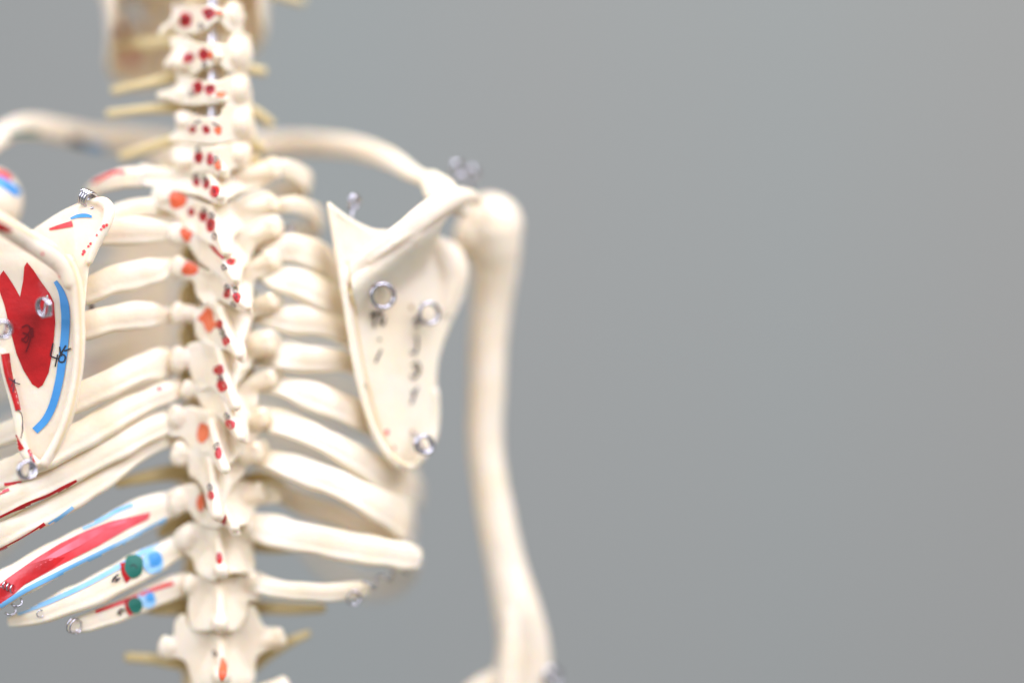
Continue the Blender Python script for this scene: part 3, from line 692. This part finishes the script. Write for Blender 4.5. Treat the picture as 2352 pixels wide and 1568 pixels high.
def blob(x, y, rx, ry, mat, objs=None, rot=0, wob=.14, step=4, lift=1.0):
    o = pick(x, y, objs or VERT)
    if not o: return
    n = 16; poly = []
    sd = random.random() * 50
    for k in range(n):
        a = 2 * math.pi * k / n; r = 1 + wob * noise.noise(Vector((math.cos(a), math.sin(a), sd))) * 2
        px, py = rx * r * math.cos(a), ry * r * math.sin(a); c, s = math.cos(math.radians(rot)), math.sin(math.radians(rot))
        poly.append((x + px * c - py * s, y + px * s + py * c))
    area_(o, poly, mat, step, False, lift)
def area_(o, poly, mat, step=7, sm=False, lift=1.0):
    if sm: poly = smooth_poly(poly, 3)
    v, e, f = fill(resample(poly, step), step)
    lay(o, [(p.x, p.y) for p in v], f, mat, lift)
def stroke(o, pts, w, mat, lift=1.6, smooth=True):
    if smooth and len(pts) > 2: pts = smooth_poly(pts, 4, closed=False)
    pts = resample(pts, 4, closed=False)
    q = []
    N = len(pts)
    for i, (x, y) in enumerate(pts):
        a = pts[max(i - 1, 0)]; b = pts[min(i + 1, N - 1)]
        L = math.hypot(b[0] - a[0], b[1] - a[1]) or 1; nx, ny = -(b[1] - a[1]) / L, (b[0] - a[0]) / L
        t = i / max(1, N - 1)
        ww = (w(t) if callable(w) else w) * .5
        m = max(2, int(ww * 2 / 3))
        q.append([(x + nx * ww * (2 * k / m - 1), y + ny * ww * (2 * k / m - 1)) for k in range(m + 1)])
    mm = max(len(r) for r in q)
    flat = []; faces = []
    rows = []
    for i, r in enumerate(q):
        (x0, y0), (x1, y1) = r[0], r[-1]
        rows.append(list(range(len(flat), len(flat) + mm)))
        for k in range(mm):
            t = k / (mm - 1); flat.append((x0 + (x1 - x0) * t, y0 + (y1 - y0) * t))
    for r0, r1 in zip(rows, rows[1:]):
        for k in range(mm - 1): faces.append((r0[k], r0[k + 1], r1[k + 1], r1[k]))
    lay(o, flat, faces, mat, lift)

# left shoulder blade
area_(SL, [(62, 602), (78, 622), (95, 648), (114, 674), (124, 695), (127, 741), (122, 800), (112, 855), (98, 884), (88, 891), (74, 882), (54, 850), (38, 812), (24, 760), (10, 700), (-4, 660), (0, 632), (8, 621), (20, 638), (34, 660), (46, 682), (53, 645), (56, 612)], M_RED)
area_(SL, [(-30, 500), (5, 512), (30, 528), (24, 533), (-10, 530), (-40, 520)], M_RED, lift=1.5)
stroke(SL, [(127, 646), (142, 673), (150, 712), (150, 760), (144, 820), (136, 874), (122, 928), (104, 964), (80, 989)], lambda t: 9 + 12 * min(1, t * 6) * (1 - .35 * t), M_BLUE)
stroke(SL, [(12, 812), (16, 840), (22, 870), (34, 910), (42, 942)], lambda t: 20 - 7 * t, M_RED)
stroke(SL, [(24, 984), (36, 1012), (48, 1034)], lambda t: 12 + 6 * t, M_RED)
stroke(SL, [(66, 1032), (74, 1052), (78, 1062)], 7, M_RED)
stroke(SL, [(113, 527), (140, 520), (166, 514)], lambda t: 5 + 9 * t, M_PINK)
stroke(SL, [(162, 502), (180, 496), (198, 495), (211, 498)], lambda t: 4 + 5 * math.sin(t * 3.1), M_BLUE)
for x, y, r in ((238, 520, 4), (232, 527, 3), (222, 540, 2.5), (208, 560, 3), (203, 566, 2.5), (193, 578, 4), (190, 584, 3), (98, 583, 3), (136, 636, 2), (245, 517, 3)):
    blob(x, y, r, r * 1.2, M_PINK, [SL], step=2)
for x, y, r in ((123, 606, 1.4), (55, 560, 1.5), (170, 598, 1.4)):
    blob(x, y, r, r, M_INK, [SL], step=1.5)
stroke(SL, [(-60, 470), (-10, 494), (16, 506), (81, 544), (140, 576), (164, 606), (178, 646), (184, 714), (186, 781), (182, 850), (170, 920), (150, 985), (126, 1040)], 4.5, M_SEAM, lift=1.2)
# handwriting on it
def ink(o, strokes, w=3.0, mat=M_INK):
    for s in strokes: stroke(o, s, w, mat, lift=2.6)
z = lambda x, y: (x / 3.484 * .9408, (y / 3.484 + 800) * .9408)
ink(SL, [[z(452, 130), z(440, 190), z(432, 236), z(470, 256), z(500, 262)], [z(492, 225), z(480, 280), z(470, 330)],
         [z(560, 150), z(525, 210), z(500, 262), z(512, 290), z(545, 285), z(556, 245), z(530, 225), z(505, 240)],
         [z(508, 160), z(512, 205), z(525, 240)], [z(545, 195), z(575, 188), z(604, 174)]], 3.4)
ink(SL, [[(50, 752), (62, 746), (70, 756), (60, 772), (50, 782)], [(66, 748), (72, 768), (66, 792), (60, 808)], [(52, 764), (66, 770), (60, 786), (50, 776)], [(74, 752), (76, 774)]], 3.2, M_DRED)
ink(SL, [[(20, 868), (34, 878), (46, 882)], [(26, 888), (34, 870), (30, 900)]], 2.4, M_GREYINK)
ink(SL, [[(40, 940), (50, 952), (52, 984), (48, 1006)]], 2.0, M_GREYINK)
# right shoulder blade scribbles
ink(SR, [[(852, 728), (864, 714), (858, 742), (862, 752)], [(866, 722), (878, 716), (872, 736), (880, 746), (884, 728)], [(850, 716), (862, 722)],
         [(870, 776), (873, 782)], [(876, 802), (868, 818), (862, 832)],
         [(950, 740), (958, 728), (964, 742), (954, 750)],
         [(957, 772), (958, 796), (952, 812), (944, 806)], [(946, 838), (958, 832), (964, 846), (958, 862), (948, 868), (944, 860)], [(952, 842), (960, 858)],
         [(960, 888), (954, 898), (950, 912), (944, 928)], [(946, 896), (952, 908)]], 4.8, M_INK)
for q in ((858, 660, 5, 7), (945, 706, 4, 6), (948, 992, 6, 6)): blob(*q, M_RUST_HOLE, [SR], step=2)  # spots painted in place of the drilled holes beside the rings
blob(888, 992, 5, 7, M_PINK, [SR], step=2); blob(905, 1028, 3, 5, M_PINK, [SR], step=2)
stroke(SR, [(800, 600), (806, 660), (818, 730), (832, 820), (850, 900), (876, 990), (905, 1048), (936, 1070)], 4.5, M_SEAM, lift=1.2)
# spots on the vertebrae
reds = [(426, 46, 15, 19), (480, 32, 15, 15), (432, 132, 15, 12), (468, 125, 11, 13), (455, 200, 12, 16), (483, 206, 13, 13),
        (442, 298, 9, 9), (474, 298, 9, 10), (455, 363, 12, 13), (483, 366, 9, 13), (451, 418, 8, 11), (474, 423, 8, 12), (493, 439, 11, 14),
        (439, 487, 8, 11), (465, 498, 10, 11), (484, 517, 10, 16), (531, 601, 11, 8), (521, 675, 9, 12), (544, 683, 9, 11),
        (503, 744, 9, 11), (519, 783, 9, 11), (502, 849, 12, 12), (510, 885, 12, 15), (528, 976, 13, 13), (501, 1041, 8, 14),
        (484, 1137, 7, 11), (514, 1192, 7, 13), (504, 1281, 7, 14)]
for x, y, a, b_ in reds:
    blob(x, y, a, b_, M_RED, wob=.2)
    if y < 700: blob(x - a * .1, y - b_ * .1, a * .38, b_ * .42, M_DRED, wob=.3, step=3, lift=1.7)
for x, y, a, b_ in [(504, 30, 10, 5), (484, 127, 5, 10), (509, 217, 13, 7), (501, 300, 9, 10), (501, 378, 9, 12), (408, 456, 19, 22), (429, 538, 14, 18), (437, 615, 19, 16),
                    (462, 1000, 0.1, 0.1), (467, 996, 14, 24), (460, 1154, 10, 20), (512, 1536, 11, 27)]:
    blob(x, y, a, b_, M_ORANGE, wob=.22)
o = pick(476, 733, VERT)
area_(o, [(452, 732), (462, 722), (476, 704), (488, 712), (492, 738), (504, 742), (492, 752), (482, 766), (472, 758), (466, 742)], M_ORANGE, step=5)
o = pick(497, 577, VERT); stroke(o, [(484, 560), (492, 572), (502, 582), (514, 593)], 9, M_RED)
ink(pick(450, 290, VERT), [[(446, 288), (452, 280), (462, 278)], [(494, 286), (488, 282), (504, 290)]], 3.5, M_GREYINK)
for x, y in ((455, 345), (448, 404), (470, 410), (470, 484), (488, 495), (522, 660), (540, 665), (510, 760), (506, 868), (522, 955), (496, 1022), (482, 1118), (494, 1500), (516, 614), (440, 215), (462, 60), (492, 542), (536, 700), (514, 770), (496, 366), (470, 150)):
    o = pick(x, y, VERT)
    if o:
        j = random.uniform(-4, 4)
        ink(o, [[(x - 5, y + 4), (x + j, y - 7), (x + 6, y + 3)], [(x - 4, y + 7), (x + 5, y + 5 + j)]], 2.6, M_GREYINK if y > 480 else M_INK)
# ribs
R = RIB
area_(R['L10'], [(346, 1176), (300, 1186), (250, 1198), (196, 1219), (140, 1246), (84, 1280), (17, 1327), (-40, 1372), (-40, 1420), (0, 1392), (56, 1342), (140, 1296), (224, 1254), (290, 1216), (340, 1192)], M_PINK, step=7)
area_(R['L10'], [(60, 1298), (17, 1329), (-40, 1374), (-40, 1418), (0, 1390), (56, 1340), (120, 1304), (150, 1278), (110, 1282)], M_RED, step=7, lift=1.6)
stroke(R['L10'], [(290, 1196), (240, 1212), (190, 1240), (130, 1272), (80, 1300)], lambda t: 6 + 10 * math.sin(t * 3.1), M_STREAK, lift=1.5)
stroke(R['L10'], [(384, 1192), (340, 1216), (280, 1246), (224, 1273), (140, 1314), (60, 1354), (0, 1392)], lambda t: 13 - 3 * t, M_SKY)
stroke(R['L10'], [(306, 1158), (270, 1172), (230, 1194), (190, 1212)], 9, M_SKY)
stroke(R['L11'], [(372, 1238), (320, 1272), (280, 1296), (220, 1330), (168, 1356), (100, 1386), (40, 1408)], lambda t: 12 - 2 * t, M_SKY)
blob(352, 1290, 24, 27, M_SKY, [R['L11']], rot=-30, step=6, lift=1.6); blob(357, 1284, 15, 17, M_BLUE, [R['L11']], rot=-30, lift=2.2)
blob(308, 1299, 23, 26, M_GREEN, [R['L11']], step=6, lift=2.4)
area_(R['L11'], [(276, 1292), (288, 1290), (294, 1308), (300, 1328), (290, 1338), (280, 1318)], M_RED, step=5, lift=2.0)
ink(R['L11'], [[(258, 1336), (262, 1326), (272, 1318)], [(264, 1336), (276, 1326)], [(260, 1326), (270, 1330)]], 4)
ink(R['L11'], [[(344, 1282), (350, 1276), (354, 1286), (346, 1294), (352, 1302)], [(362, 1276), (368, 1284), (362, 1294), (358, 1284)]], 2.2, M_BLUE)
ink(R['L11'], [[(300, 1300), (308, 1296), (314, 1304)]], 3, M_INK)
stroke(R['L12'], [(398, 1338), (360, 1350), (320, 1366), (280, 1382), (220, 1404)], lambda t: 10 - 3 * t, M_PINK)
blob(337, 1374, 22, 22, M_SKY, [R['L12']], rot=-25, step=6, lift=1.6); blob(311, 1388, 17, 19, M_GREEN, [R['L12']], step=6, lift=2.4)
blob(345, 1370, 9, 11, M_BLUE, [R['L12']], lift=2.4)
area_(R['L12'], [(286, 1376), (300, 1372), (298, 1392), (306, 1410), (296, 1412), (288, 1396)], M_RED, step=5, lift=2.0)
ink(R['L12'], [[(270, 1408), (278, 1398), (286, 1402)], [(274, 1412), (280, 1404)]], 4)
stroke(R['L8'], [(176, 1103), (150, 1118), (112, 1140), (70, 1156), (35, 1170), (-10, 1192)], lambda t: 5 + 8 * math.sin(3.1 * min(1, t * 1.3)) , M_RED)
stroke(R['L8'], [(20, 1122), (0, 1130), (-20, 1140)], 10, M_PINK)
stroke(R['L9'], [(103, 1202), (80, 1218), (50, 1236), (20, 1252), (-10, 1266)], lambda t: 8 - 2 * t, M_RED)
stroke(R['L9'], [(168, 1164), (140, 1186), (112, 1204)], 8, M_SKY)
stroke(R['L7'], [(100, 1082), (60, 1104), (10, 1112)], 7, M_PINK)
stroke(R['L1'], [(288, 396), (262, 396), (236, 408), (214, 420)], 8, M_PINK)
blob(366, 892, 7, 4, M_PINK, [R['L7']], rot=-20); blob(212, 1098, 4, 2, M_PINK, [R['L8']])
# head of the left arm bone, collar bone, jaw, breastbone
stroke(HL, [(-10, 412), (20, 428), (44, 446)], lambda t: 24 - 4 * t, M_BLUE)
stroke(HL, [(-30, 392), (0, 398), (26, 410)], 14, M_PINK)
stroke(CLAVL, [(198, 334), (240, 338)], 24, M_BLUE, smooth=False, lift=4); stroke(CLAVL, [(160, 322), (196, 332)], 26, M_INK, smooth=False, lift=4)
stroke(CLAVL, [(22, 312), (54, 304), (90, 304)], 9, M_GREEN, lift=4)
blob(276, 74, 16, 18, M_DRED, [JAW]); blob(300, 128, 15, 22, M_RED, [JAW]); blob(282, 8, 10, 8, M_INK, [JAW]); blob(284, 40, 8, 8, M_GREYINK, [JAW])
blob(216, 842, 24, 36, M_RED, [STERNUM], step=6); blob(246, 846, 14, 18, M_GREYINK, [STERNUM], step=6, lift=2); 

# melt the paint into each bone's own mesh
for nm, (o, vs, fs) in PEND.items():
    if not fs: continue
    bm = bmesh.new(); bm.from_mesh(o.data)
    nv = [bm.verts.new(v) for v in vs]
    for ids, mi in fs:
        try: f = bm.faces.new([nv[i] for i in ids])
        except ValueError: continue
        f.material_index = mi; f.smooth = True
        f.normal_update()
        if f.normal.dot(CAMP - (f.calc_center_median() + BASE + o.location)) < 0: f.normal_flip()
    bm.to_mesh(o.data); bm.free()

# ------------------------------------------------------------------ hints to the renderer
SC.cycles.use_denoising = True
